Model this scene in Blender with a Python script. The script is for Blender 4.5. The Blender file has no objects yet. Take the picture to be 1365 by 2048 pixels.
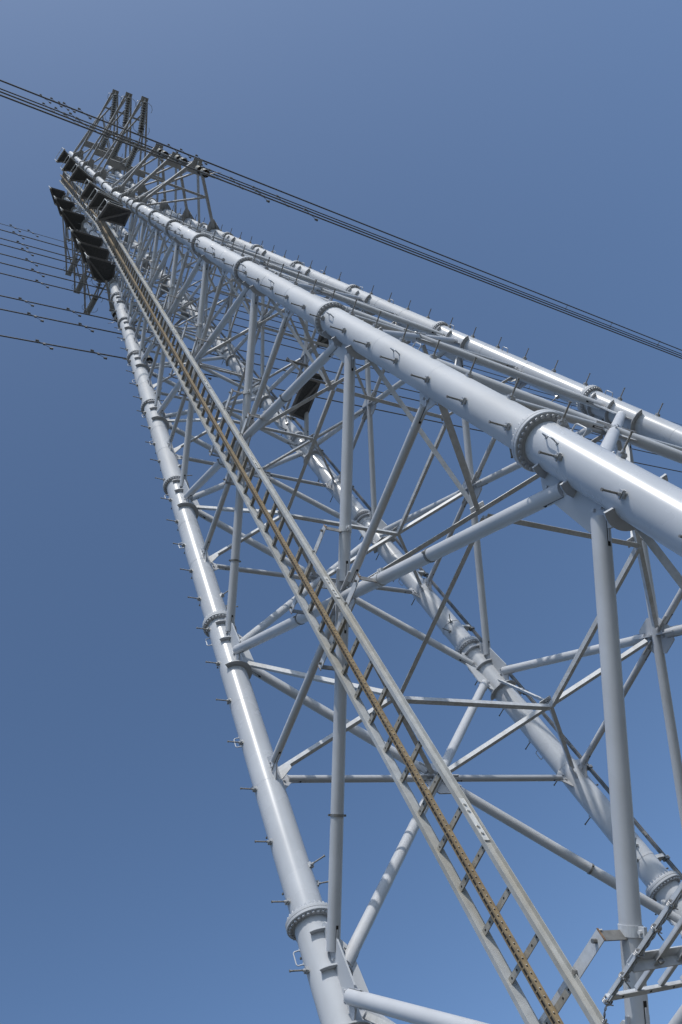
import bpy, math, random
import numpy as np
from mathutils import Matrix, Vector
random.seed(7)
SC = bpy.context.scene
COL = SC.collection
V = lambda *a: np.array(a, float)

# ------------------------------------------------------------------ camera
R = np.array([[0.354863, 0.849486, -0.390444], [0.873502, -0.152385, 0.462357], [0.333267, -0.505127, -0.796103]])
CAM = V(3.653373, -6.931459, 1.6)
cd = bpy.data.cameras.new("camera")
cam = bpy.data.objects.new("camera", cd)
COL.objects.link(cam)
SC.camera = cam
cd.sensor_fit = 'VERTICAL'
cd.sensor_height = 36.0
cd.lens = 1728.0 / 2048.0 * 36.0
cd.clip_start, cd.clip_end = 0.05, 5000.0
M4 = Matrix.Identity(4)
for i in range(3):
    for j in range(3):
        M4[i][j] = R[j][i]
    M4[i][3] = CAM[i]
cam.matrix_world = M4

# ------------------------------------------------------------------ sky, sun, exposure
SUN_AZ, SUN_EL = math.radians(-24.0), math.radians(48.0)      # azimuth from +X towards +Y
w = bpy.data.worlds.new("World")
SC.world = w
w.use_nodes = True
nt = w.node_tree
bg = nt.nodes["Background"]
sky = nt.nodes.new("ShaderNodeTexSky")
sky.sky_type = 'NISHITA'
sky.sun_disc = False
sky.sun_elevation = SUN_EL
sky.sun_rotation = math.pi / 2 - SUN_AZ
sky.altitude = 0
sky.air_density = 0.6
sky.dust_density = 1.5
sky.ozone_density = 2.5
tint = nt.nodes.new("ShaderNodeMix")             # white balance of the sky colour
tint.data_type, tint.blend_type = 'RGBA', 'MULTIPLY'
tint.inputs["Factor"].default_value = 1.0
tint.inputs["B"].default_value = (0.90, 1.01, 1.02, 1)
nt.links.new(sky.outputs[0], tint.inputs["A"])
nt.links.new(tint.outputs["Result"], bg.inputs[0])
bg.inputs[1].default_value = 0.135
sd = bpy.data.lights.new("sun", 'SUN')
sd.energy = 2.2
sd.angle = math.radians(0.53)
sd.color = (1.0, 0.955, 0.89)
sun = bpy.data.objects.new("sun", sd)
COL.objects.link(sun)
sdir = Vector((math.cos(SUN_EL) * math.cos(SUN_AZ), math.cos(SUN_EL) * math.sin(SUN_AZ), math.sin(SUN_EL)))
sun.rotation_euler = sdir.to_track_quat('Z', 'Y').to_euler()
SC.view_settings.view_transform = 'Standard'
SC.view_settings.look = 'None'
SC.view_settings.exposure = 0.5
SC.view_settings.gamma = 1.0
SC.view_settings.use_curve_mapping = False


# ------------------------------------------------------------------ materials
def mat(name, col, rough=0.5, metal=0.0, noise=0.06, nscale=6.0, streak=None, coat=0.0, bump=0.0, spec=0.5, rr=0.08):
    m = bpy.data.materials.new(name)
    m.use_nodes = True
    t = m.node_tree
    b = t.nodes["Principled BSDF"]
    b.inputs["Metallic"].default_value = metal
    b.inputs["Coat Weight"].default_value = coat
    b.inputs["Coat Roughness"].default_value = 0.12
    b.inputs["Specular IOR Level"].default_value = spec
    geo = t.nodes.new("ShaderNodeNewGeometry")
    n = t.nodes.new("ShaderNodeTexNoise")
    n.inputs["Scale"].default_value = nscale
    n.inputs["Detail"].default_value = 6
    t.links.new(geo.outputs["Position"], n.inputs["Vector"])
    r = t.nodes.new("ShaderNodeValToRGB")
    r.color_ramp.elements[0].position = 0.32
    r.color_ramp.elements[1].position = 0.7
    r.color_ramp.elements[0].color = tuple(c * (1 - noise) for c in col) + (1,)
    r.color_ramp.elements[1].color = tuple(min(1, c * (1 + noise)) for c in col) + (1,)
    t.links.new(n.outputs["Fac"], r.inputs["Fac"])
    last = r.outputs["Color"]
    if streak:                                     # (colour, amount, scale): weather streaks running down
        mp = t.nodes.new("ShaderNodeMapping")
        mp.inputs["Scale"].default_value = (streak[2], streak[2], streak[2] * 0.12)
        t.links.new(geo.outputs["Position"], mp.inputs["Vector"])
        n2 = t.nodes.new("ShaderNodeTexNoise")
        n2.inputs["Scale"].default_value = 1.0
        n2.inputs["Detail"].default_value = 5
        t.links.new(mp.outputs[0], n2.inputs["Vector"])
        r2 = t.nodes.new("ShaderNodeValToRGB")
        r2.color_ramp.elements[0].position = 0.36
        r2.color_ramp.elements[1].position = 0.85
        r2.color_ramp.interpolation = 'EASE'
        r2.color_ramp.elements[0].color = (0, 0, 0, 1)
        r2.color_ramp.elements[1].color = (streak[1],) * 3 + (1,)
        t.links.new(n2.outputs["Fac"], r2.inputs["Fac"])
        mx = t.nodes.new("ShaderNodeMix")
        mx.data_type = 'RGBA'
        t.links.new(r2.outputs["Color"], mx.inputs["Factor"])
        t.links.new(last, mx.inputs["A"])
        mx.inputs["B"].default_value = tuple(streak[0]) + (1,)
        last = mx.outputs["Result"]
    t.links.new(last, b.inputs["Base Color"])
    mr = t.nodes.new("ShaderNodeMapRange")
    mr.inputs["To Min"].default_value = max(0.02, rough - rr)
    mr.inputs["To Max"].default_value = rough + rr
    t.links.new(n.outputs["Fac"], mr.inputs["Value"])
    t.links.new(mr.outputs[0], b.inputs["Roughness"])
    if bump:
        bp = t.nodes.new("ShaderNodeBump")
        bp.inputs["Strength"].default_value = bump
        bp.inputs["Distance"].default_value = 0.004
        t.links.new(n.outputs["Fac"], bp.inputs["Height"])
        t.links.new(bp.outputs[0], b.inputs["Normal"])
    return m


PAINT = mat("grey_paint", (0.445, 0.465, 0.495), 0.27, noise=0.05, nscale=2.6, streak=((0.34, 0.345, 0.35), 0.45, 5.0), bump=0.05, rr=0.05)
MATTE = mat("grey_paint_matte", (0.445, 0.465, 0.495), 0.60, noise=0.05, nscale=2.6, streak=((0.34, 0.345, 0.35), 0.45, 5.0), bump=0.05, rr=0.06, spec=0.3)
PAINT2 = mat("grey_paint_brace", (0.46, 0.475, 0.50), 0.40, noise=0.05, nscale=3.0, streak=((0.38, 0.385, 0.39), 0.35, 6.0))
ZINC = mat("galvanised_angle", (0.50, 0.52, 0.545), 0.5, metal=0.0, noise=0.10, nscale=25, streak=((0.30, 0.28, 0.25), 0.5, 9.0))
BOLT = mat("bolt_zinc", (0.42, 0.43, 0.44), 0.38, metal=0.4, noise=0.15, nscale=60)
PEG = mat("peg_zinc", (0.24, 0.235, 0.22), 0.5, metal=0.5, noise=0.3, nscale=80, streak=((0.17, 0.11, 0.06), 0.5, 30))
LADDER = mat("ladder_weathered_zinc", (0.40, 0.415, 0.42), 0.5, metal=0.1, noise=0.12, nscale=14, streak=((0.29, 0.25, 0.17), 0.8, 5.0), bump=0.15)
TANRAIL = mat("rail_tan_stained", (0.25, 0.19, 0.11), 0.5, metal=0.1, noise=0.25, nscale=20, streak=((0.17, 0.11, 0.05), 0.7, 14.0))
HOLE = mat("dark_hole", (0.015, 0.012, 0.01), 0.9, noise=0.1)
RUST = mat("rusty_edge", (0.17, 0.105, 0.06), 0.75, noise=0.35, nscale=40)
ARM = mat("weathered_arm_steel", (0.36, 0.37, 0.38), 0.5, noise=0.10, nscale=8, streak=((0.22, 0.21, 0.20), 0.4, 8.0))
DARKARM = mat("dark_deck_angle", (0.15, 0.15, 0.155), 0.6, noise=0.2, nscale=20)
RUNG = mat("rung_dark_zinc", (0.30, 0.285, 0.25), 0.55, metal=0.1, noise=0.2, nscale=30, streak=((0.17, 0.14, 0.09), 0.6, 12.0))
DECK = mat("shade_toned_grating", (0.065, 0.068, 0.072), 0.8, noise=0.3, nscale=30)  # open grating, with the shade under the deck put into its near-black colour
RAILWHITE = mat("bright_zinc_rail", (0.60, 0.60, 0.58), 0.4, metal=0.2, noise=0.1, nscale=30)
SHED = mat("porcelain_shed", (0.32, 0.32, 0.31), 0.16, noise=0.2, nscale=30, coat=0.5)
BELL = mat("porcelain_bell", (0.13, 0.135, 0.125), 0.6, noise=0.15, nscale=20)
SHEDDARK = mat("porcelain_brown_shed", (0.13, 0.115, 0.10), 0.4, noise=0.2, nscale=30)
CABLE = mat("aluminium_cable", (0.13, 0.125, 0.12), 0.5, metal=0.5, noise=0.15, nscale=20)
DAMP = mat("damper_zinc", (0.20, 0.20, 0.20), 0.4, metal=0.5, noise=0.15, nscale=40)
WIRE = mat("barbed_wire_zinc", (0.36, 0.36, 0.36), 0.38, metal=0.6, noise=0.2, nscale=60)
RAIL = mat("dull_safety_rail", (0.21, 0.205, 0.195), 0.42, metal=0.35, noise=0.25, nscale=18)
CONC = mat("concrete", (0.33, 0.32, 0.30), 0.85, noise=0.15, nscale=7)
GROUND = mat("gravel_ground", (0.08, 0.074, 0.055), 0.95, noise=0.35, nscale=9, bump=0.6)


# ------------------------------------------------------------------ mesh builder
def nrm(a):
    a = np.asarray(a, float)
    return a / np.linalg.norm(a)


def frame(d, up=None):
    d = nrm(d)
    u = V(0, 0, 1) if up is None else np.asarray(up, float)
    if abs(np.dot(u, d)) > 0.985 * np.linalg.norm(u):
        u = V(1, 0, 0)
    x = nrm(np.cross(u, d))
    return x, np.cross(d, x), d


class MB:
    def __init__(s):
        s.v, s.f, s.sm, s.mi = [], [], [], []

    def add(s, vs, fs, smooth=False, mi=0):
        o = len(s.v)
        s.v.extend([tuple(map(float, p)) for p in vs])
        for f in fs:
            s.f.append([o + i for i in f])
            s.sm.append(smooth)
            s.mi.append(mi)
        return s

    def tube(s, p0, p1, r0, r1=None, n=20, caps=True, mi=0):
        p0, p1 = np.asarray(p0, float), np.asarray(p1, float)
        r1 = r0 if r1 is None else r1
        x, y, d = frame(p1 - p0)
        an = [2 * math.pi * i / n for i in range(n)]
        c = [x * math.cos(a) + y * math.sin(a) for a in an]
        s.add([p0 + r0 * q for q in c] + [p1 + r1 * q for q in c],
              [[i, (i + 1) % n, n + (i + 1) % n, n + i] for i in range(n)], True, mi)
        if caps:
            s.add([p0 + r0 * q for q in c], [list(range(n))[::-1]], False, mi)
            s.add([p1 + r1 * q for q in c], [list(range(n))], False, mi)
        return s

    def lathe(s, p0, d, prof, n=32, mi=0, smooth=False, a0=0.0, a1=2 * math.pi, ref=None):
        """prof: list of (height along d, radius); rings joined; closed profile if full ring wanted"""
        x, y, d = frame(d)
        if ref is not None:
            x = nrm(np.asarray(ref, float) - np.dot(ref, d) * d)
            y = np.cross(d, x)
        full = abs(a1 - a0 - 2 * math.pi) < 1e-6
        k = n if full else n + 1
        an = [a0 + (a1 - a0) * i / n for i in range(k)]
        for (h0, r0), (h1, r1) in zip(prof[:-1], prof[1:]):
            vs = []
            for h, r in ((h0, r0), (h1, r1)):
                vs += [p0 + d * h + r * (x * math.cos(a) + y * math.sin(a)) for a in an]
            fs = [[i, (i + 1) % k, k + (i + 1) % k, k + i] for i in range(n)]
            s.add(vs, fs, smooth, mi)
        return s

    def box(s, c, ax, h, mi=0):
        c = np.asarray(c, float)
        a = [np.asarray(ax[i], float) * h[i] for i in range(3)]
        vs = [c + sx * a[0] + sy * a[1] + sz * a[2] for sx in (-1, 1) for sy in (-1, 1) for sz in (-1, 1)]
        return s.add(vs, [[0, 1, 3, 2], [4, 6, 7, 5], [0, 4, 5, 1], [2, 3, 7, 6], [0, 2, 6, 4], [1, 5, 7, 3]], False, mi)

    def prism(s, prof, p0, p1, up=None, mi=0):
        """sweep a closed 2-D profile (x,y in frame) from p0 to p1"""
        p0, p1 = np.asarray(p0, float), np.asarray(p1, float)
        x, y, d = frame(p1 - p0, up)
        n = len(prof)
        q = [x * a + y * b for a, b in prof]
        s.add([p0 + k for k in q] + [p1 + k for k in q],
              [[i, (i + 1) % n, n + (i + 1) % n, n + i] for i in range(n)] + [list(range(n))[::-1], [n + i for i in range(n)]], False, mi)
        return s

    def plate(s, pts, nvec, th, mi=0):
        nvec = nrm(nvec)
        n = len(pts)
        pts = [np.asarray(p, float) for p in pts]
        return s.add([p - nvec * th / 2 for p in pts] + [p + nvec * th / 2 for p in pts],
                     [list(range(n))[::-1], [n + i for i in range(n)]] + [[i, (i + 1) % n, n + (i + 1) % n, n + i] for i in range(n)], False, mi)

    def path(s, pts, r, n=8, mi=0):
        pts = [np.asarray(p, float) for p in pts]
        rings = []
        x = None
        for i, p in enumerate(pts):
            d = pts[min(i + 1, len(pts) - 1)] - pts[max(i - 1, 0)]
            d = nrm(d)
            if x is None:
                x, y, _ = frame(d)
            else:
                x = nrm(x - np.dot(x, d) * d)
                y = np.cross(d, x)
            rings.append([p + r * (x * math.cos(2 * math.pi * k / n) + y * math.sin(2 * math.pi * k / n)) for k in range(n)])
        vs = [q for g in rings for q in g]
        fs = [[i * n + k, i * n + (k + 1) % n, (i + 1) * n + (k + 1) % n, (i + 1) * n + k] for i in range(len(pts) - 1) for k in range(n)]
        s.add(vs, fs, True, mi)
        s.add(rings[0], [list(range(n))[::-1]], False, mi)
        s.add(rings[-1], [list(range(n))], False, mi)
        return s

    def mesh(s, name, mats):
        me = bpy.data.meshes.new(name)
        me.from_pydata(s.v, [], s.f)
        for m in (mats if isinstance(mats, (list, tuple)) else [mats]):
            me.materials.append(m)
        me.polygons.foreach_set("use_smooth", s.sm)
        me.polygons.foreach_set("material_index", s.mi)
        me.update()
        return me

    def obj(s, name, mats, parent=None):
        return link(name, s.mesh(name, mats), parent)


def link(name, me, parent=None, M=None):
    o = bpy.data.objects.new(name, me)
    COL.objects.link(o)
    if M is not None:
        o.matrix_world = M
    if parent is not None:
        o.parent = parent
    return o


def tag(o, label=None, cat=None, group=None, kind=None):
    if label: o["label"] = label
    if cat: o["category"] = cat
    if group: o["group"] = group
    if kind: o["kind"] = kind
    return o


def mtx(x, y, z, p):
    m = Matrix.Identity(4)
    for i in range(3):
        m[i][0], m[i][1], m[i][2], m[i][3] = x[i], y[i], z[i], p[i]
    return m


def L_prof(a, t):
    return [(0, 0), (a, 0), (a, t), (t, t), (t, a), (0, a)]


def C_prof(depth, fl, t):
    """channel: web along y (depth), flanges to +x"""
    h = depth / 2
    return [(0, -h), (fl, -h), (fl, -h + t), (t, -h + t), (t, h - t), (fl, h - t), (fl, h), (0, h)]


# ------------------------------------------------------------------ tower dimensions
Z0, TAP, W1, WTOP = 6.37985, 0.0704348, 2.5, 0.80


def hw(z):
    return max(WTOP, W1 - TAP * (z - Z0))


SGN = {'A': (1, -1), 'B': (-1, -1), 'C': (-1, 1), 'D': (1, 1)}
FACES = [('A', 'B'), ('B', 'C'), ('C', 'D'), ('D', 'A')]
FLZ = [1.15, 6.380, 10.876, 14.725, 17.950, 20.649, 22.976, 24.960, 26.826, 28.55, 30.4, 32.2, 33.9, 35.6, 37.2, 38.8]
ZTOP = 40.2
ZWAIST = Z0 + (W1 - WTOP) / TAP
RAD = [(0, .176), (6.37, .173), (6.39, .164), (10.87, .163), (10.89, .166), (17.9, .166), (17.96, .164), (20.64, .163), (20.66, .156),
       (24.95, .152), (24.97, .145), (28.5, .128), (31, .112), (40.2, .095)]


def rad(z):
    return float(np.interp(z, [a for a, b in RAD], [b for a, b in RAD]))


def leg(n, z):
    s = SGN[n]
    return V(s[0] * hw(z), s[1] * hw(z), z)


def legdir(n, z):
    s = SGN[n]
    t = TAP if z < ZWAIST else 0.0
    return nrm(V(-s[0] * t, -s[1] * t, 1))


WP = [0.50] + [z - (.68 if z < 8 else .62 if z < 12 else .56 if z < 16 else .50 if z < 22 else .42) for z in FLZ[1:]]

# ------------------------------------------------------------------ ground
g = MB()
S_ = 1500.0
g.add([(-S_, -S_, 0), (S_, -S_, 0), (S_, S_, 0), (-S_, S_, 0)], [[0, 1, 2, 3]])
tag(g.obj("ground", GROUND), "brown gravel ground under the pylon", "ground", kind="structure")

# ------------------------------------------------------------------ tower root
tower = bpy.data.objects.new("transmission_tower", None)
COL.objects.link(tower)
tag(tower, "pale grey tubular steel pylon with four bolted legs, seen from its foot", "pylon")
HEXN = 6


def hexnut(mb, p, d, r, h, mi=0):
    mb.tube(p, p + d * h, r, r, 6, True, mi)
    mb.sm[-8:-2] = [False] * 6


# flange meshes in local space (+Z along the leg), one per level, shared by the four legs
def flange_mesh(z):
    ra, rb = rad(z + .02), rad(z - .02)
    k = 1.375 if z < 9 else 1.32
    ro = max(ra, rb) * k
    th = .034
    mb = MB()
    o = V(0, 0, 0)
    e = V(0, 0, 1)
    bev = .006
    mb.lathe(o, e, [(.002, ra), (.002, ro), (th - bev, ro), (th, ro - bev), (th, ra)], 48)
    mb.lathe(o, e, [(-th, rb), (-th, ro - bev), (-th + bev, ro), (-.002, ro), (-.002, rb)], 48)
    mb.lathe(o, e, [(-.0021, ro - .012), (.0021, ro - .012)], 48)
    mb.lathe(o, e, [(th + .012, ra * 1.002), (th, ra + .014)], 48, smooth=True)      # weld fillets
    mb.lathe(o, e, [(-th - .012, rb * 1.002), (-th, rb + .014)], 48, smooth=True)
    n = 28
    rc = (max(ra, rb) + ro) / 2 + .004
    for i in range(n):
        a = 2 * math.pi * (i + .5) / n
        p = V(rc * math.cos(a), rc * math.sin(a), 0)
        for sg in (1, -1):
            hexnut(mb, p + e * sg * th, e * sg, .0155, .017, 1)
            if sg > 0:
                mb.tube(p + e * (th + .019), p + e * (th + .032), .009, .009, 8, True, 1)
    return mb.mesh("flange", [MATTE, PAINT2])


# step bolt and grab handle, local +X outwards, +Z along the leg
def peg_mesh():
    mb = MB()
    mb.box(V(.012, 0, 0), np.eye(3), (.016, .020, .026), 1)
    mb.box(V(.030, 0, .0), np.eye(3), (.006, .030, .016), 1)
    mb.tube(V(.02, 0, 0), V(.055, 0, 0), .0145, .0125, 10, True, 1)
    mb.tube(V(.05, 0, 0), V(.178, 0, 0), .0075, .0075, 10, True, 0)
    for k in range(9):
        mb.lathe(V(.075 + k * .011, 0, 0), V(1, 0, 0), [(0, .0076), (.003, .0087), (.006, .0076)], 10, 0, True)
    mb.tube(V(.176, 0, 0), V(.185, 0, 0), .0125, .0115, 10, True, 0)
    hexnut(mb, V(.018, .020, -.012), V(0, 1, 0), .011, .014, 1)
    return mb.mesh("step_bolt", [PEG, BOLT])


def handle_mesh():
    mb = MB()
    h, so, r = .068, .060, .0062
    pts = [V(-.01, 0, -h)]
    for k in range(7):
        a = math.pi / 2 * k / 6
        pts.append(V(so - .022 + .022 * math.sin(a), 0, -h + .022 - .022 * math.cos(a)))
    for k in range(7):
        a = math.pi / 2 * k / 6
        pts.append(V(so - .022 + .022 * math.cos(a), 0, h - .022 + .022 * math.sin(a)))
    pts.append(V(-.01, 0, h))
    mb.path(pts, r, 10)
    mb.box(V(-.002, 0, -h), np.eye(3), (.005, .010, .010))
    mb.box(V(-.002, 0, h), np.eye(3), (.005, .010, .010))
    return mb.mesh("grab_handle", PAINT)


PEGM, HANM = peg_mesh(), handle_mesh()
FLM = {z: flange_mesh(z) for z in FLZ}
legs = {}
for n in 'ABCD':
    s = SGN[n]
    mb = MB()
    zs = [-.2]
    for z in FLZ:
        zs += [z - .005, z + .005]
    zs += [ZWAIST]
    zs = sorted(zs) + [ZTOP]
    for za, zb in zip(zs[:-1], zs[1:]):
        if zb - za < .011:
            continue
        k = 1
        for q in range(k):
            zm = (za + zb) / 2
            glossy = {'A': zm < 6.4, 'B': 6.4 < zm < 14.7, 'C': 6.4 < zm < 18, 'D': zm < 14.7}[n]
            mb.tube(leg(n, za), leg(n, zb), rad(za), rad(zb), 56, zb == ZTOP, 0 if glossy else 1)
    for i, (za, zb) in enumerate(zip(FLZ[:-1], FLZ[1:])):     # girth welds
        for q in (.36, .64):
            z = za + (zb - za) * q
            mb.lathe(leg(n, z), legdir(n, z), [(-.006, rad(z) * 1.0005), (0, rad(z) + .0025), (.006, rad(z) * 1.0005)], 48, 0, True)
    L = mb.obj("leg", [PAINT, MATTE], tower)
    legs[n] = L
    for z in FLZ:
        x, y, d = frame(legdir(n, z), V(0, 1, 0))
        link("flange", FLM[z], L, mtx(x, y, d, leg(n, z)))
    # concrete footing
    fb = MB()
    b = leg(n, 0)
    fb.tube(V(b[0], b[1], -.4), V(b[0], b[1], .35), .45, .42, 40)
    fb.obj("footing", CONC, L)

# step bolts: two staggered rows on the two outward sides of each leg
bolts = []
for n in 'ABCD':
    s = SGN[n]
    for row, (out, zs0) in enumerate(((V(0, s[1], 0), 2.46), (V(s[0], 0, 0), 2.80))):
        z = zs0
        while z < 39.5:
            if all(abs(z - q) > .07 for q in FLZ):
                d = legdir(n, z)
                x = nrm(out - np.dot(out, d) * d)
                y = np.cross(d, x)
                p = leg(n, z) + x * (rad(z) - .004)
                dist = np.linalg.norm(p - CAM) * (1 if n in 'AB' else 1.15 if n == 'C' else 1.05)
                c = R @ (p - CAM)
                u, v_ = 682.5 + 1728 * c[0] / -c[2], 1024 - 1728 * c[1] / -c[2]
                inside = c[2] < -.5 and -30 < u < 1395 and -30 < v_ < 2078
                bolts.append((dist + (0 if inside else 500), n, x, y, d, p))
            z += .69
    for i in range(1, 6):                       # pairs of inner bolts above each flange
        for out, z in ((V(-s[0] * .80, -s[1] * .60, 0), FLZ[i] + .52), (V(-s[0] * .25, -s[1] * .97, 0), FLZ[i] + .38)):
            d = legdir(n, z)
            x = nrm(out - np.dot(out, d) * d)
            p = leg(n, z) + x * (rad(z) - .004)
            bolts.append((np.linalg.norm(p - CAM) * 1.1, n, x, np.cross(d, x), d, p))
bolts.sort(key=lambda b: b[0])
for b in bolts[:100]:
    link("step_bolt", PEGM, legs[b[1]], mtx(b[2], b[3], b[4], b[5]))
mb = MB()
for b in bolts[100:]:
    x, y, d, p = b[2:]
    mb.box(p + x * .015, (x, y, d), (.02, .026, .024), 1)
    mb.tube(p + x * .02, p + x * .055, .0145, .0125, 6, True, 1)
    mb.tube(p + x * .05, p + x * .185, .009, .009, 6, True, 0)
tag(mb.obj("step_bolts_far", [PEG, BOLT], tower), kind="stuff")

# grab handles beside the rows, below each flange and at mid panel
hz = []
for i in range(1, 9):
    hz += [FLZ[i] - .30, (FLZ[i] + FLZ[i + 1]) / 2 + .12]
hz.append(3.6)
nh = 0
for n in 'ABCD':
    s = SGN[n]
    for z in hz:
        for out in (V(s[0] * .42, s[1] * .91, 0), V(s[0] * .98, -s[1] * .18, 0)):
            d = legdir(n, z)
            x = nrm(out - np.dot(out, d) * d)
            y = np.cross(d, x)
            if nh < 100 and z < 24:
                link("grab_handle", HANM, legs[n], mtx(x, y, d, leg(n, z) + x * rad(z)))
                nh += 1


# gusset plates and stiffener fins
def inward(n, face):
    a, b = face
    o = b if a == n else a
    sn, so = SGN[n], SGN[o]
    return V((so[0] - sn[0]) / 2, (so[1] - sn[1]) / 2, 0)


for n in 'ABCD':
    fs = [inward(n, f) for f in FACES if n in f]
    for i in range(1, 9):
        z = WP[i]
        d = legdir(n, z)
        r = rad(z)
        sc = (1, .97, .92, .88, .84, .8, .74, .7)[i - 1]
        mb = MB()
        for iv in fs:
            x = nrm(iv - np.dot(iv, d) * d)
            P = lambda t, q: leg(n, z) + d * t * sc + x * (r * .97 + q * sc)
            pts = [P(.52, 0), P(.52, .06), P(.40, .16), P(-.18, .20), P(-.34, .09), P(-.40, 0)]
            mb.plate(pts, np.cross(d, x), .018)
            for t, qq in ((.40, .10), (.34, .12), (.28, .13)):   # bolt heads
                for sg in (1, -1):
                    nv = np.cross(d, x) * sg
                    hexnut(mb, P(t, qq) + nv * .009, nv, .015, .016)
        x1 = nrm(fs[0] - np.dot(fs[0], d) * d)
        x2 = nrm(fs[1] - np.dot(fs[1], d) * d)
        if np.dot(np.cross(x1, x2), d) < 0:
            x1, x2 = x2, x1
        for t, wdt, ext in ((.47, .050, .70), (.11, .054, .75), (-.41, .070, .85)):
            o = leg(n, z) + d * t * sc
            lo, hi = -ext, math.pi / 2 + ext
            pr = [(-.008, r * .99), (-.008, r + wdt * sc), (.008, r + wdt * sc), (.008, r * .99)]
            mb.lathe(o, d, pr, 28, 0, False, lo, hi, x1)
            for a in (lo, hi):
                q = x1 * math.cos(a) + np.cross(d, x1) * math.sin(a)
                mb.box(o + q * (r + wdt * sc / 2), (q, np.cross(d, q), d), (wdt * sc / 2, .006, .0079))
        mb.obj("gusset_plate", MATTE, legs[n])


# ------------------------------------------------------------------ face bracing (pipes)
def pipe_member(mb, p0, p1, r, cut0, cut1, nface, slit=True, mi=0):
    d = nrm(p1 - p0)
    a, b = p0 + d * cut0, p1 - d * cut1
    mb.tube(a, b, r, r, 24, True, mi)
    if slit:
        for q, sg in ((a, 1), (b, -1)):
            L = min(.17, r * 3)
            e_ = np.cross(d, nrm(nface))
            mb.box(q + d * sg * (L * .30), (d, e_, nrm(nface)), (L * .75, r * 1.10, .0065), mi)
            # open slot beside the plate
            mb.box(q + d * sg * (L * .62), (d, e_, nrm(nface)), (L * .62, r * 1.004, .012), 2)
            mb.box(q - d * sg * .055, (d, np.cross(d, nrm(nface)), nrm(nface)), (.075, r * .85, .012), mi)
            e = np.cross(d, nrm(nface))
            for k in (-.035, .035):
                for s2 in (1, -1):
                    hexnut(mb, q - d * sg * .06 + e * k + nrm(nface) * s2 * .012, nrm(nface) * s2, .013, .018, mi)


NP = len(FLZ) - 1
XC = {}
nbr = 0
panels = []
for i in range(0, 8):
    za, zb = WP[i], WP[i + 1]
    wa, wb = hw(za), hw(zb)
    zx = za + (zb - za) * wa / (wa + wb)
    panels.append((i, za, zb, zx))
    rd = (.064, .062, .058, .054, .050, .046, .042, .038)[i]
    for fa, fb in FACES:
        nf = nrm(np.cross(leg(fb, za) - leg(fa, za), leg(fa, zb) - leg(fa, za)))
        ra_ = rad(za)
        cu = (.32, .32, .30, .28, .27, .25, .24, .22)[i]
        for k, (p, q) in enumerate(((leg(fa, za), leg(fb, zb)), (leg(fb, za), leg(fa, zb)))):
            mb = MB()
            X = (leg(fa, zx) + leg(fb, zx)) / 2
            if k == 0:
                pipe_member(mb, p, q, rd, cu, cu, nf)
            else:
                pipe_member(mb, p, X, rd, cu, rd + .10, nf)
                pipe_member(mb, X, q, rd, rd + .10, cu, nf)
            if (i in (1, 2) and fa == 'A') or (i == 1 and fa == 'B' and k == 1) or (i == 0 and fa == 'C'):
                qd = nrm(q - p)
                for fr in ((.30, .68) if k == 0 else (.22,)):      # clamp bands with black bolts
                    c0 = p + (q - p) * fr
                    mb.lathe(c0 - qd * .012, qd, [(0, rd), (0, rd + .006), (.024, rd + .006), (.024, rd)], 24, 1)
                    t1 = nrm(np.cross(qd, V(.3, .2, 1)))
                    mb.box(c0 + t1 * (rd + .013), (t1, qd, np.cross(qd, t1)), (.011, .010, .008), 1)
                    mb.box(c0 - t1 * (rd + .013), (t1, qd, np.cross(qd, t1)), (.011, .010, .008), 1)
            mb.obj("diagonal_brace", [PAINT2, RAIL, HOLE], tower)
        X = (leg(fa, zx) + leg(fb, zx)) / 2
        XC[(i, fa + fb)] = X
        # mid-panel horizontal strut, leg to joint to leg
        rh = (.043, .043, .040, .037, .034, .031, .028, .025)[i]
        for a in (fa, fb):
            mb = MB()
            pipe_member(mb, leg(a, zx), X, rh, rad(zx) + .10, rd + .14, nf)
            iv = nrm(X - leg(a, zx))
            mb.plate([leg(a, zx) + V(0, 0, 1) * t + iv * (rad(zx) * .96 + q) for t, q in ((.17, 0), (.06, .13), (.05, .24), (-.05, .24), (-.06, .13), (-.17, 0))], nf, .014)
            mb.obj("horizontal_strut", [PAINT2, RAIL, HOLE], tower)
        # joint plate at the crossing
        u1 = nrm(leg(fb, za) - leg(fa, za))
        u2 = np.cross(nf, u1)
        mb = MB()
        sz = rd * 3.4
        mb.plate([X + sz * (u1 * a + u2 * b) for a, b in ((1, -.45), (1, .45), (.5, 1.15), (-.5, 1.15), (-1, .45), (-1, -.45), (-.5, -1.15), (.5, -1.15))], nf, .018)
        d1 = nrm(leg(fa, zb) - leg(fb, za))
        for sg in (1, -1):
            mb.box(X + d1 * sg * (rd + .10), (d1, nf, np.cross(d1, nf)), (.13, rd * 1.35, .008))
            mb.box(X + u1 * sg * (rd + .13), (u1, nf, u2), (.11, rd * 1.05, .007))
        mb.obj("joint_plate", PAINT2, tower)

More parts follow.
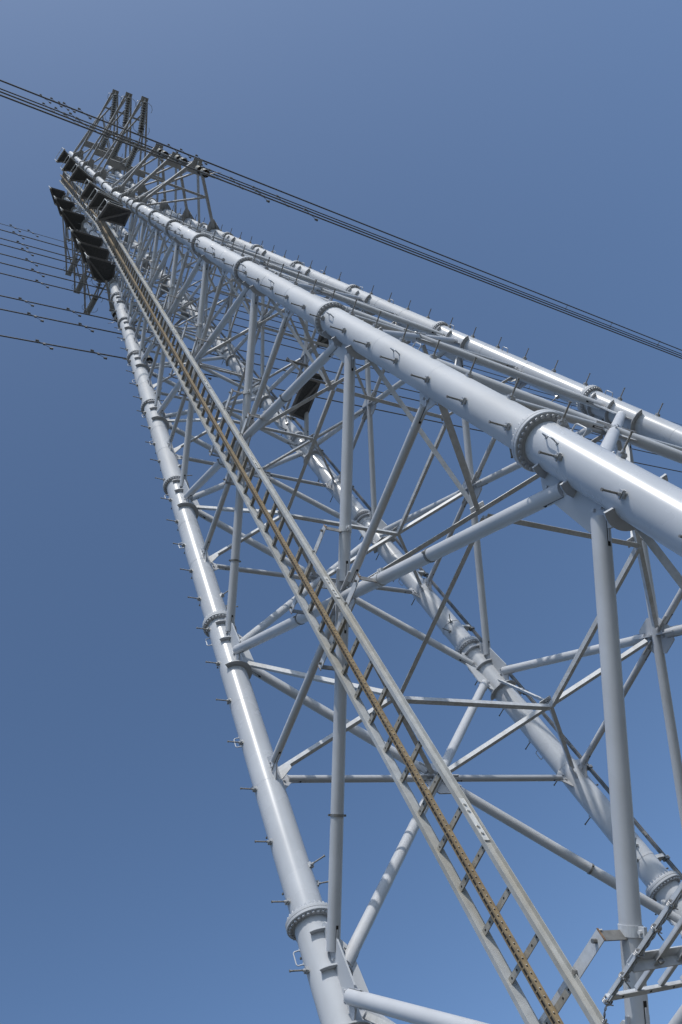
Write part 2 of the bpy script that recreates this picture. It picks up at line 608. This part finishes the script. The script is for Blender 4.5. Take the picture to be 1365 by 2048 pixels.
# diaphragm at each mid panel: diamond of angles, inner square, corner ties
nt_ = 0
for (i, za, zb, zx) in panels:
    a = (.062, .058, .054, .048, .044, .040, .036, .032)[i]
    t = .007
    xs = {k: XC[(i, k)] for k in ('AB', 'BC', 'CD', 'DA')}
    N = {'A': (xs['AB'] + xs['DA']) / 2, 'B': (xs['AB'] + xs['BC']) / 2, 'C': (xs['BC'] + xs['CD']) / 2, 'D': (xs['CD'] + xs['DA']) / 2}
    dz = V(0, 0, -.012)
    for k1, k2 in (('AB', 'BC'), ('BC', 'CD'), ('CD', 'DA'), ('DA', 'AB')):
        d = nrm(xs[k2] - xs[k1])
        mb = MB().prism(L_prof(a, t), xs[k1] + d * .14, xs[k2] - d * .14)
        mb.obj("diaphragm_bar", ZINC, tower)
    for k1, k2 in (('A', 'B'), ('B', 'C'), ('C', 'D'), ('D', 'A')):
        d = nrm(N[k2] - N[k1])
        mb = MB().prism([(x - a * .5, y - a - .004) for x, y in L_prof(a, t)], N[k1] + d * .03, N[k2] - d * .03)
        mb.obj("inner_tie", ZINC, tower)
    for n in 'ABCD':
        lm = leg(n, zx)
        d = nrm(N[n] - lm)
        mb = MB().prism([(x, y + .004) for x, y in L_prof(a * .9, t)], lm + d * (rad(zx) + .03), N[n] - d * .02)
        mb.plate([lm + d * (rad(zx) * .95) + V(0, 0, .06), lm + d * (rad(zx) + .14) + V(0, 0, .02), lm + d * (rad(zx) + .14) - V(0, 0, .05), lm + d * rad(zx) * .95 - V(0, 0, .12)], np.cross(d, V(0, 0, 1)), .010)
        mb.obj("corner_tie", ZINC, tower)
        gu = leg(n, zb - .12)
        d2 = nrm(N[n] + V(0, 0, .03) - gu)
        mb = MB().prism(L_prof(a * .9, t), gu + d2 * (rad(zb) + .12), N[n] + V(0, 0, .03))
        mb.obj("hanger_tie", ZINC, tower)
        mb = MB()
        mb.plate([N[n] + V(x * a * 2, y * a * 2, .075) for x, y in ((.9, .1), (.1, .9), (-.9, -.1), (-.1, -.9))], V(0, 0, 1), .008)
        for q in range(4):
            hexnut(mb, N[n] + V(random.uniform(-1, 1) * a, random.uniform(-1, 1) * a, .071), V(0, 0, -1), .012, .014)
        mb.obj("tie_plate", ZINC, tower)

# upper body lacing
for i in range(8, NP):
    za, zb = FLZ[i], FLZ[i + 1]
    for fa, fb in FACES:
        nf = nrm(np.cross(leg(fb, za) - leg(fa, za), leg(fa, zb) - leg(fa, za)))
        for k, (p, q) in enumerate(((leg(fa, za), leg(fb, zb)), (leg(fb, za), leg(fa, zb)))):
            d = nrm(q - p)
            mb = MB().tube(p + d * .1 + nf * .02 * (1 - 2 * k), q - d * .1 + nf * .02 * (1 - 2 * k), .026, .026, 12)
            if len([o for o in tower.children if o.name.startswith("lacing_bar")]) < 60:
                mb.obj("lacing_bar", PAINT2, tower)
        d = nrm(leg(fb, zb) - leg(fa, zb))
        MB().tube(leg(fa, zb) + d * .08 - V(0, 0, .07), leg(fb, zb) - d * .08 - V(0, 0, .07), .030, .030, 12).obj("top_strut", PAINT2, tower)


# ------------------------------------------------------------------ ladder on face AB
def lad(x, z, off):
    return V(x, -(hw(z) + off), z)


LZ0, LZ1, OFF = 2.2, 39.2, .30
LC = -.014
ladder = bpy.data.objects.new("ladder", None)
COL.objects.link(ladder)
ladder.parent = tower
for sg in (-1, 1):
    mb = MB()
    zz = [LZ0, ZWAIST, LZ1]
    for za, zb in zip(zz[:-1], zz[1:]):
        p0, p1 = lad(LC + sg * .205, za, OFF), lad(LC + sg * .205, zb, OFF)
        h, fl, t = .040, .034, .006
        prof = [(sg * x, y) for x, y in C_prof(h * 2, fl, t)]
        # frame: up = outward normal so that y is outwards
        x, y, d = frame(p1 - p0, V(0, -1, 0))
        if np.dot(x, V(1, 0, 0)) < 0:
            prof = [(-a, b) for a, b in prof]
        if sg < 0:
            prof = prof[::-1]
        mb.prism(prof, p0, p1, V(0, -1, 0))
    # splice plates on the rails
    for z in (4.95, 7.95, 10.95, 13.95, 16.95, 19.95, 22.95, 25.95):
        d = nrm(lad(0, z + 1, OFF) - lad(0, z, OFF))
        c = lad(LC + sg * (.205 + .012), z, OFF)
        mb.box(c, (V(1, 0, 0), nrm(np.cross(d, V(1, 0, 0))), d), (.005, .030, .19), 1)
        for q in (-.13, -.07, .07, .13):
            hexnut(mb, c + d * q + V(sg * .005, 0, 0), V(sg, 0, 0), .012, .012, 1)
    mb.obj("ladder_rail", [LADDER, RAILWHITE], ladder)
rungs = MB()
z, k = 5.081 - .342 * 8, 0
yv = V(0, -1, 0)
rest = MB()
while z < LZ1 - .05:
    d = nrm(lad(0, min(z + 1, LZ1), OFF) - lad(0, z, OFF))
    nv = nrm(np.cross(V(1, 0, 0), d))
    if nv[1] > 0:
        nv = -nv
    tgt = MB() if k < 100 else rest
    c = lad(LC, z, OFF)
    tgt.box(c + nv * .012, (V(1, 0, 0), nv, d), (.203, .003, .021))
    tgt.box(c - nv * .014 + d * .018, (V(1, 0, 0), nv, d), (.203, .023, .003))
    for x in (-.175, -.105, .105, .175):
        tgt.tube(c + nv * .0152 + V(x, 0, 0), c + nv * .0160 + V(x, 0, 0), .0075, .0075, 10, True, 1)
    if k < 100:
        tgt.obj("rung", [RUNG, HOLE], ladder)
    k += 1
    z += .342
if rest.v:
    tag(rest.obj("rungs_far", [RUNG, HOLE], ladder), kind="stuff")
# central notched safety rail: channel with side holes and front slots
mb = MB()
for za, zb in ((LZ0, ZWAIST), (ZWAIST, LZ1)):
    p0, p1 = lad(LC, za, OFF + .046), lad(LC, zb, OFF + .046)
    x, y, d = frame(p1 - p0, V(0, -1, 0))
    h, wd, t = .022, .0205, .004
    prof = [(-wd, -h), (wd, -h), (wd, h), (wd * .44, h), (wd * .44, h - t), (wd - t, h - t), (wd - t, -h + t), (-wd + t, -h + t), (-wd + t, h - t), (-wd * .44, h - t), (-wd * .44, h), (-wd, h)]
    mb.prism(prof, p0, p1, V(0, -1, 0))
z = LZ0 + .04
while z < 24:
    d = nrm(lad(0, z + .1, OFF) - lad(0, z, OFF))
    nv = -nrm(np.cross(V(1, 0, 0), d))
    if nv[1] > 0:
        nv = -nv
    c = lad(LC, z, OFF + .046)
    for sg in (-1, 1):
        mb.tube(c + V(sg * .0207, 0, 0) + nv * .004, c + V(sg * .0213, 0, 0) + nv * .004, .0068, .0068, 10, True, 1)
        mb.tube(c + V(sg * .0209, 0, 0) + nv * .004 + d * .008, c + V(sg * .0216, 0, 0) + nv * .004 + d * .008, .0034, .0034, 6, True, 3)
    mb.box(c + nv * .0200, (V(1, 0, 0), nv, d), (.0085, .0015, .0251), 1)
    mb.box(c + nv * .0216, (V(1, 0, 0), nv, d), (.0086, .0010, .0045), 0)
    z += .050
mb.obj("safety_rail", [TANRAIL, HOLE, LADDER, RAILWHITE, RUST], ladder)
# brackets from the braces to the back of the ladder
for (i, za, zb, zx) in panels:
    dzz = .52 * (zb - za) / (hw(za) + hw(zb))
    for sgz in (-1, 1):
        zc = zx + sgz * dzz
        mb = MB()
        d = nrm(lad(0, zc + .1, OFF) - lad(0, zc, OFF))
        nv = nrm(np.cross(V(1, 0, 0), d))
        if nv[1] > 0:
            nv = -nv
        wx = abs(hw(za) - (hw(za) + hw(zb)) * (zc - za) / (zb - za)) + .0
        yb = OFF - .055
        c = lad(0, zc, yb)
        mb.box(c, (V(1, 0, 0), nv, d), (wx, .004, .036))
        mb.box(c - nv * .018 + d * .032, (V(1, 0, 0), nv, d), (wx, .018, .004))
        for sg in (-1, 1):
            e = c + V(sg * wx, 0, 0)
            mb.box(e - nv * .115 - V(sg * .012, 0, 0), (V(1, 0, 0), nv, d), (.004, .115, .032), 1)
            mb.box(e + V(sg * .004, 0, 0), (V(1, 0, 0), nv, d), (.002, .006, .038), 2)
            hexnut(mb, e - V(sg * .05, 0, 0) + nv * .004, nv, .013, .03, 1)
            rd = (.064, .062, .058, .054, .050, .046, .042, .038)[i]
            sl = 1 if (sg > 0) == (sgz < 0) else -1          # which diagonal passes here
            bd = nrm(V(-sl * hw(zb) - sl * hw(za), -hw(zb) + hw(za), zb - za))
            cc = V(sg * wx, -hw(zc), zc) - V(LC * 0, 0, 0)
            mb.lathe(cc - bd * .030, bd, [(0, rd), (0, rd + .006), (.060, rd + .006), (.060, rd)], 28, 0)
            sd2 = nrm(np.cross(bd, nv))
            mb.box(cc + sd2 * (rd + .022), (sd2, nv, bd), (.024, .012, .028), 0)
            hexnut(mb, cc + sd2 * (rd + .024) + nv * .012, nv, .012, .02, 0)
            hexnut(mb, lad(LC + sg * .235, zc, OFF - .05), nv, .014, .022, 1)
        mb.obj("ladder_bracket", [ZINC, RAIL, RUST], ladder)

# ------------------------------------------------------------------ safety rail on leg C with stand-off brackets
mb = MB()
offr = V(0.02, .43, 0)
for za, zb in ((1.5, ZWAIST), (ZWAIST, 33)):
    p0, p1 = leg('C', za) + offr, leg('C', zb) + offr
    x, y, d = frame(p1 - p0)
    mb.prism([(-.02, -.022), (.02, -.022), (.02, .022), (.006, .022), (.006, -.008), (-.006, -.008), (-.006, .022), (-.02, .022)], p0, p1)
z = 2.1
while z < 32:
    p = leg('C', z)
    d = legdir('C', z)
    o = nrm(offr - np.dot(offr, d) * d)
    e = np.cross(d, o)
    r = rad(z)
    mb.box(p + o * (r + .10), (o, e, d), (.11, .05, .022), 1)
    mb.box(p + o * (r + .24), (o, e, d), (.09, .018, .007), 1)
    mb.lathe(p - d * .015, d, [(0, r), (0, r + .005), (.03, r + .005), (.03, r)], 40, 2)
    mb.box(p + offr, (o, e, d), (.04, .035, .02), 0)
    mb.lathe(p + offr + d * .35, d, [(0, .021), (.01, .028), (.07, .028), (.08, .021)], 12, 0)
    z += 1.55
mb.obj("climbing_rail", [RAIL, ZINC, PAINT2], legs['C'])


# ------------------------------------------------------------------ platforms
def platform(z, poly, front, post=True):
    pf = bpy.data.objects.new("platform", None)
    COL.objects.link(pf)
    pf.parent = tower
    pts = [V(x, y, z) for x, y in poly]
    mb = MB()
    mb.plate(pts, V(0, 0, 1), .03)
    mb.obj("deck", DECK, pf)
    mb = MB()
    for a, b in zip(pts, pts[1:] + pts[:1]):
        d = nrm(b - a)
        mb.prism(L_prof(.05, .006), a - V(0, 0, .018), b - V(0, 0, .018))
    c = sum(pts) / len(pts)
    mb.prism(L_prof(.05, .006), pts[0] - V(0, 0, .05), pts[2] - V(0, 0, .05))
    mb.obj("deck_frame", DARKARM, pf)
    if post:
        mb = MB()
        f = [pts[i] for i in front]
        for p in f:
            mb.tube(p, p + V(0, 0, .55), .010, .010, 10)
            mb.box(p + V(0, 0, .0), np.eye(3), (.03, .03, .055), 0)
        for h in (.05, .55):
            for a, b in zip(f[:-1], f[1:]):
                mb.tube(a + V(0, 0, h), b + V(0, 0, h), .009, .009, 8)
        mb.obj("guard_rail", RAILWHITE, pf)


for z, yo in ((26.3, -1.97), (28.15, -1.93), (29.95, -1.88), (33.8, -1.67), (36.3, -1.57), (38.8, -1.46)):
    h = hw(z)
    platform(z, [(.46, yo), (.97, yo + .17), (h * .88, -h - .05), (.5, -h - .12)], (0, 1, 2))
    platform(z, [(-.58, yo + .02), (-1.10, yo + .34), (-1.08, -h - .22), (-.93, -h - .08), (-.56, -h - .10)], (0, 1, 2))
platform(18.0, [(-1.16, 1.28), (-.13, 1.33), (-.12, 1.74), (-1.22, 1.72)], (0, 1), False)
platform(18.0, [(.45, 1.32), (1.1, 1.30), (1.08, 1.74), (.47, 1.74)], (0, 1), False)
mb = MB()
for a, b in (((.0, .78, 18.0), (.0, .78, 16.9)), ((.0, .78, 18.0), (.0, 1.3, 18.0)), ((.0, .78, 16.9), (.0, 1.45, 16.9))):
    mb.prism(L_prof(.05, .006), V(*a), V(*b))
mb.obj("platform_bracket", RAIL, tower)

# ------------------------------------------------------------------ crossarms
LOW = [(26.0, 25.65, 2.76), (28.15, 27.9, 2.62), (30.3, 30.05, 2.60)]
UPP = [(33.6, 33.65, 3.72), (36.2, 36.3, 3.66), (38.75, 38.8, 3.58)]
for sx in (1, -1):
    for lvl, (zl, zt, xt) in enumerate(LOW + UPP):
        up = lvl >= 3
        arm = bpy.data.objects.new("crossarm", None)
        COL.objects.link(arm)
        arm.parent = tower
        h = hw(zl)
        tip = V(sx * xt, 0, zt)
        a = .075 if not up else .055
        ends = {}
        for sy in (-1, 1):
            l0 = V(sx * (h + .05), sy * h, zl)
            te = tip + V(-sx * .06, sy * .11, 0)
            ends[sy] = (l0, te)
            d = nrm(te - l0)
            mb = MB().prism([(x - a / 2, y - a / 2) for x, y in L_prof(a, .009)], l0, te)
            # gusset on the leg
            o = V(sx * h, sy * h, zl)
            rl = rad(zl)
            mb.plate([o + V(sx * q, sy * t, -.012) for q, t in ((-.14, -.17), (.12, -.24), (.36, -.20), (.38, -.12), (.16, .14), (-.03, .17), (-.15, .12))], V(0, 0, 1), .014)
            mb.plate([o + V(sx * q, 0, t) for q, t in ((rl * .9, -.10), (.26, -.08), (.30, .06), (.2, .16), (rl * .9, .18))], V(0, 1, 0), .014)
            mb.obj("arm_chord", ARM, arm)
            tz = 1.25 if not up else 1.15
            l1 = V(sx * (hw(zl + tz) + .03), sy * hw(zl + tz), zl + tz)
            t1 = tip + V(-sx * .12, sy * .06, .10)
            MB().prism(L_prof(.058, .007), l1, t1).obj("arm_tie", ARM, arm)
        mb = MB()
        for q in ((.52, .80) if up else (.55,)):
            p = ends[-1][0] * (1 - q) + ends[-1][1] * q
            r_ = ends[1][0] * (1 - q) + ends[1][1] * q
            mb.prism(L_prof(.06, .007), p, r_)
        for q0, q1 in ((0, .55), (.55, .95)):
            p = ends[-1][0] * (1 - q0) + ends[-1][1] * q0
            r_ = ends[1][0] * (1 - q1) + ends[1][1] * q1
            mb.prism(L_prof(.045, .006), p + V(0, 0, .02), r_ + V(0, 0, .02))
        if up:                                    # hanger beam for the inboard string
            xq = 1.43
            q = (xq - h) / (xt - h)
            p = ends[-1][0] * (1 - q) + ends[-1][1] * q
            r_ = ends[1][0] * (1 - q) + ends[1][1] * q
            mb.box((p + r_) / 2 + V(0, 0, -.03), (V(1, 0, 0), V(0, 1, 0), V(0, 0, 1)), (.11, abs(p[1] - r_[1]) / 2, .012))
            mb.box((p + r_) / 2 + V(sx * .11, 0, .03), (V(1, 0, 0), V(0, 1, 0), V(0, 0, 1)), (.008, abs(p[1] - r_[1]) / 2, .07))
        mb.obj("arm_lacing", ARM, arm)
        mb = MB()
        mb.box(tip + V(0, 0, -.02), np.eye(3), (.10, .12, .012))
        mb.box(tip + V(0, 0, -.08), np.eye(3), (.05, .012, .07))
        if not up:
            mb.plate([tip + V(-sx * .30, -.20, -.005), tip + V(sx * .02, -.12, -.005), tip + V(sx * .02, .12, -.005), tip + V(-sx * .30, .20, -.005)], V(0, 0, 1), .012)
        mb.obj("tip_plate", ARM, arm)
    # earth-wire peak
    arm = bpy.data.objects.new("earth_wire_arm", None)
    COL.objects.link(arm)
    arm.parent = tower
    tip = V(sx * 2.6, 0, 40.35)
    for sy in (-1, 1):
        MB().prism(L_prof(.06, .007), V(sx * .8, sy * .8, 39.9), tip).obj("arm_chord", ARM, arm)
        MB().prism(L_prof(.05, .006), V(sx * .8, sy * .8, 38.9), tip - V(0, 0, .03)).obj("arm_tie", ARM, arm)


# ------------------------------------------------------------------ insulator strings (hang from the arms: things of their own)
def string_parts(root, p0, p1, n, r, mi_dark=(10, 11), rod=.10, sheds=True):
    d = nrm(p1 - p0)
    Lg = np.linalg.norm(p1 - p0)
    mb = MB()
    a0, a1 = rod, Lg - rod
    st = (a1 - a0) / n
    mb.tube(p0 + d * a0, p0 + d * a1, r * .42, r * .42, 14, True, 1)
    for k in range(n):
        h = a0 + st * k
        m = 1 if k in mi_dark else 0
        mb.lathe(p0, d, [(h + st * .18, r * .45), (h + st * .30, r * .92), (h + st * .42, r), (h + st * .52, r * .94), (h + st * .56, r * .45)], 24, m, True)
    mb.obj("shed_stack", [SHED, SHEDDARK], root)
    mb = MB()
    mb.tube(p0, p0 + d * rod * 1.05, .016, .03, 10)
    mb.tube(p1 - d * rod * 1.05, p1, .03, .016, 10)
    mb.obj("end_fitting", DAMP, root)


LVL = ["lowest", "middle", "topmost"]
# distance of the wires from the tower axis at the tower: (outer, inner) of each twin pair, and the single wires
XU = {1: ((2.654, 2.433), (2.573, 2.332), (2.497, 2.237)), -1: ((-2.919, -2.598), (-2.833, -2.519), (-2.768, -2.468))}
XL = {1: (2.619, 2.596, 2.509), -1: (-2.538, -2.488, -2.667)}
for sx in (1, -1):
    side = "sky side of the pylon" if sx > 0 else "left side of the pylon"
    for lvl, (zl, zt, xt) in enumerate(UPP):
        yoke = V(sum(XU[sx][lvl]) / 2, 0, zt - .84)
        for k, p0 in enumerate((V(sx * (xt + .02), 0, zt - .12), V(sx * 1.43, 0, zt - .10))):
            rt = bpy.data.objects.new("insulator_string", None)
            COL.objects.link(rt)
            p1 = yoke + V(sx * (.10 if k == 0 else -.10), 0, .03)
            tag(rt, f"{'outer' if k == 0 else 'inner'} ribbed insulator string of the {LVL[lvl]} long crossarm, {side}", "insulator", "V-shaped insulator strings on the long crossarms")
            string_parts(rt, p0, p1, 12, .105, (10,))
            d = nrm(p1 - p0)
            for q, s2 in ((p0 + d * .08, 1), (p0 + d * .08, -1), (p1 - d * .08, 1), (p1 - d * .08, -1)):
                top = np.linalg.norm(q - p0) < .2
                sg = 1 if top else -1
                pts = [q, q + V(0, s2 * .14, .0), q + V(0, s2 * .24, 0) + d * sg * .05, q + V(0, s2 * .28, 0) + d * sg * .18, q + V(0, s2 * .25, 0) + d * sg * .30]
                MB().path(pts, .008, 6).obj("arcing_horn", DAMP, rt)
            if k == 1:
                mb = MB()
                mb.box(yoke, np.eye(3), (.17, .012, .05))
                for q in (XU[sx][lvl][0] - yoke[0], XU[sx][lvl][1] - yoke[0]):
                    mb.box(yoke + V(q, 0, -.05), np.eye(3), (.02, .06, .05))
                    mb.tube(yoke + V(q, -.14, -.08), yoke + V(q, .14, -.08), .030, .030, 10)
                mb.obj("yoke_plate", DAMP, rt)
    for lvl, (zl, zt, xt) in enumerate(LOW):
        rt = bpy.data.objects.new("insulator_string", None)
        COL.objects.link(rt)
        tag(rt, f"short fat insulator string below the {LVL[lvl]} short crossarm, {side}", "insulator", "hanging insulator strings on the short crossarms")
        p0 = V(XL[sx][lvl], 0, zt - .14)
        d = V(0, 0, -1)
        for q in (0, .52):
            b = p0 + d * q
            mb = MB()
            mb.tube(b, b + d * .10, .02, .03, 10, True, 1)
            mb.lathe(b, d, [(.08, .03), (.10, .08), (.14, .100), (.34, .108), (.37, .10)], 28, 0, True)
            mb.lathe(b, d, [(.37, .10), (.33, .085), (.36, .065), (.32, .05), (.40, .035), (.46, .03), (.54, .02)], 24, 1, True)
            mb.obj("bell_insulator", [BELL, SHEDDARK], rt)
        mb = MB()
        c = p0 + d * 1.06
        mb.tube(c + V(0, -.2, -.02), c + V(0, .2, -.02), .032, .032, 10)
        mb.box(c + V(0, 0, .01), np.eye(3), (.03, .05, .05))
        mb.obj("line_clamp", DAMP, rt)
        for s2 in (1, -1):
            MB().path([c + V(0, s2 * .05, .05), c + V(sx * .12, s2 * .2, .06), c + V(sx * .16, s2 * .33, .02)], .008, 6).obj("arcing_horn", DAMP, rt)

# ------------------------------------------------------------------ conductors
SPAN = 150.0


def conductor(x0, z0, k, c, r, label, cat, group, damp=(), spacer=None, strand=False):
    ys = np.concatenate([np.linspace(-SPAN, -20, 14)[:-1], np.linspace(-20, 40, 41), np.linspace(40, SPAN, 12)[1:]])
    P = lambda y: V(x0 + k * y, y, z0 - c * abs(y) + c / (2 * SPAN) * y * y)
    o = MB().path([P(y) for y in ys], r, 8).obj("power_line", CABLE)
    tag(o, label, cat, group)
    for y in damp:
        d = nrm(P(y + .1) - P(y - .1))
        b = P(y)
        mb = MB()
        mb.box(b - V(0, 0, .03), (d, np.cross(V(0, 0, 1), d), V(0, 0, 1)), (.03, .02, .055))
        e0, e1 = b - d * .20 - V(-.07, 0, .085), b + d * .20 - V(.07, 0, .085)
        mb.path([e0, b - V(0, 0, .075), e1], .007, 6)
        for e, sg in ((e0, -1), (e1, 1)):
            mb.tube(e - d * sg * .05, e + d * sg * .035, .026, .036, 10)
        mb.obj("vibration_damper", DAMP, o)
    if spacer:
        for y in spacer[1]:
            q = P(y)
            mb = MB()
            mb.tube(q, q + V(spacer[0], 0, 0), .012, .012, 8)
            for e in (q, q + V(spacer[0], 0, 0)):
                mb.tube(e - V(0, .035, 0), e + V(0, .035, 0), r * 1.7, r * 1.7, 10)
            mb.obj("spacer", DAMP, o)


SPY = (25.1, 24.4, 23.5)
GU, GL = "twin conductors of the long crossarms", "single conductors of the short crossarms"
for lvl in range(3):
    zc = UPP[lvl][1] - .92
    for sx in (1, -1):
        sd_ = "in the bundle above the pylon" if sx > 0 else "behind the pylon at left"
        for j in (0, 1):
            x0 = XU[sx][lvl][j]
            conductor(x0, zc, (-.0087, -.0067)[j] if sx > 0 else ((.0281, .0223), (.0228, .0181), (.0184, .0147))[lvl][j], .04, .020,
                      f"{'outer' if j == 0 else 'inner'} dark wire of the {LVL[lvl]} twin pair {sd_}", "power line", GU,
                      damp=(-1.9 - .22 * j - .1 * lvl, 2.1 + .25 * j + .15 * lvl),
                      spacer=((XU[sx][lvl][1] - x0 + (.045 if sx > 0 else 0), [SPY[lvl] + 28 * m for m in range(4)] + [-24.0 - lvl - 28 * m for m in range(4)]) if j == 0 else None))
    for sx in (1, -1):
        sd_ = "in the bundle above the pylon" if sx > 0 else "behind the pylon at left"
        conductor(XL[sx][lvl], LOW[lvl][1] - 1.22, -.007 if sx > 0 else (.0535, .0456, .0408)[lvl], .04, .020,
                  f"single dark wire of the {LVL[lvl]} short crossarm {sd_}", "power line", GL,
                  damp=(-1.45, -2.85, 1.5, 2.95))
for sx in (1, -1):
    conductor(2.40 if sx > 0 else -2.637, 40.2, -.0086 if sx > 0 else .015, .035, .011, f"thin topmost earth wire {'in the bundle above' if sx > 0 else 'left of'} the pylon head", "power line", "earth wires at the pylon top", damp=(-1.5, -2.2, 1.7))

# ------------------------------------------------------------------ anti-climbing guard with barbed wire, bottom right
guard = bpy.data.objects.new("climbing_guard", None)
COL.objects.link(guard)
guard.parent = tower
zg = 3.30
ax = (V(1, 0, 0), V(0, 1, 0), V(0, 0, 1))
for y, x0, x1 in ((-3.42, .70, 2.62), (-3.24, .73, 2.62), (-3.07, .73, 2.62), (-2.90, .73, 2.62)):
    mb = MB()
    mb.box(V((x0 + x1) / 2, y, zg), ax, ((x1 - x0) / 2, .0165, .003))
    mb.box(V((x0 + x1) / 2, y + .0150, zg + .017), ax, ((x1 - x0) / 2, .0025, .014))
    mb.obj("guard_bar", ZINC, guard)
mb = MB()
mb.box(V(.735, -3.10, zg - .008), ax, (.0175, .335, .003))
mb.box(V(.721, -3.10, zg + .010), ax, (.0025, .335, .014))
for y in (-3.35, -3.15, -2.98):
    mb.tube(V(.735, y, zg - .0125), V(.735, y, zg - .0110), .006, .006, 8, True, 1)
mb.obj("guard_end_bar", [ZINC, HOLE], guard)
for x in (.95, 2.0):
    mb = MB()
    mb.box(V(x, -3.08, zg + .034), ax, (.030, .33, .003))
    mb.box(V(x - .030, -3.08, zg + .0075), ax, (.003, .33, .026))
    for y in (-3.24, -3.07, -2.90):
        hexnut(mb, V(x + .01, y, zg - .004), V(0, 0, -1), .014, .018, 1)
    mb.obj("guard_beam", [ZINC, RAIL], guard)
# barbed wire twisted round the front bar, its end wandering off to the ladder rail
pts = []
for t in np.linspace(0, 1, 120):
    x = 2.5 - 1.80 * t
    pts.append((x, -3.42 - .008 + .006 * math.sin(t * 9), zg - .012 + .004 * math.cos(t * 7)))
e = pts[-1]
for t in np.linspace(0, 1, 24)[1:]:
    pts.append((e[0] - .30 * t, e[1] + .03 * math.sin(t * 3) + .10 * t, e[2] + .02 * math.sin(t * 5)))
pts = [V(*p) for p in pts]
mb = MB()
for ph in (0, math.pi):
    q = []
    for i, p in enumerate(pts):
        a = i * .9 + ph
        q.append(p + V(0, math.cos(a) * .0036, math.sin(a) * .0036))
    mb.path(q, .0030, 6)
for x in (.415, .54, .70, .86, 1.02, 1.18, 1.34, 1.5, 1.7, 1.9, 2.1, 2.3):
    i = int(np.argmin([abs(p[0] - x) for p in pts]))
    p = pts[i]
    on = x > .65
    rr = .024 if on else .0085
    cz = V(p[0], -3.42, zg + .004) if on else p
    q = []
    for t in np.linspace(0, 2.3, 40):
        a = t * 2 * math.pi + x * 20
        q.append(cz + V((t - 1.1) * .009, math.cos(a) * rr, math.sin(a) * rr * (.8 if on else 1)))
    q = [q[0] + V(-.022, .030, -.022)] + q + [q[-1] + V(.024, -.030, -.016)]
    mb.path(q, .0034, 6)
    q2 = [cz + V(-.012, .028, -.020 if on else -.01), cz + V(-.002, .006, -rr), cz + V(.004, -.008, -rr), cz + V(.016, -.034, -.020)]
    mb.path(q2, .0032, 6)
mb.obj("barbed_wire", WIRE, guard)
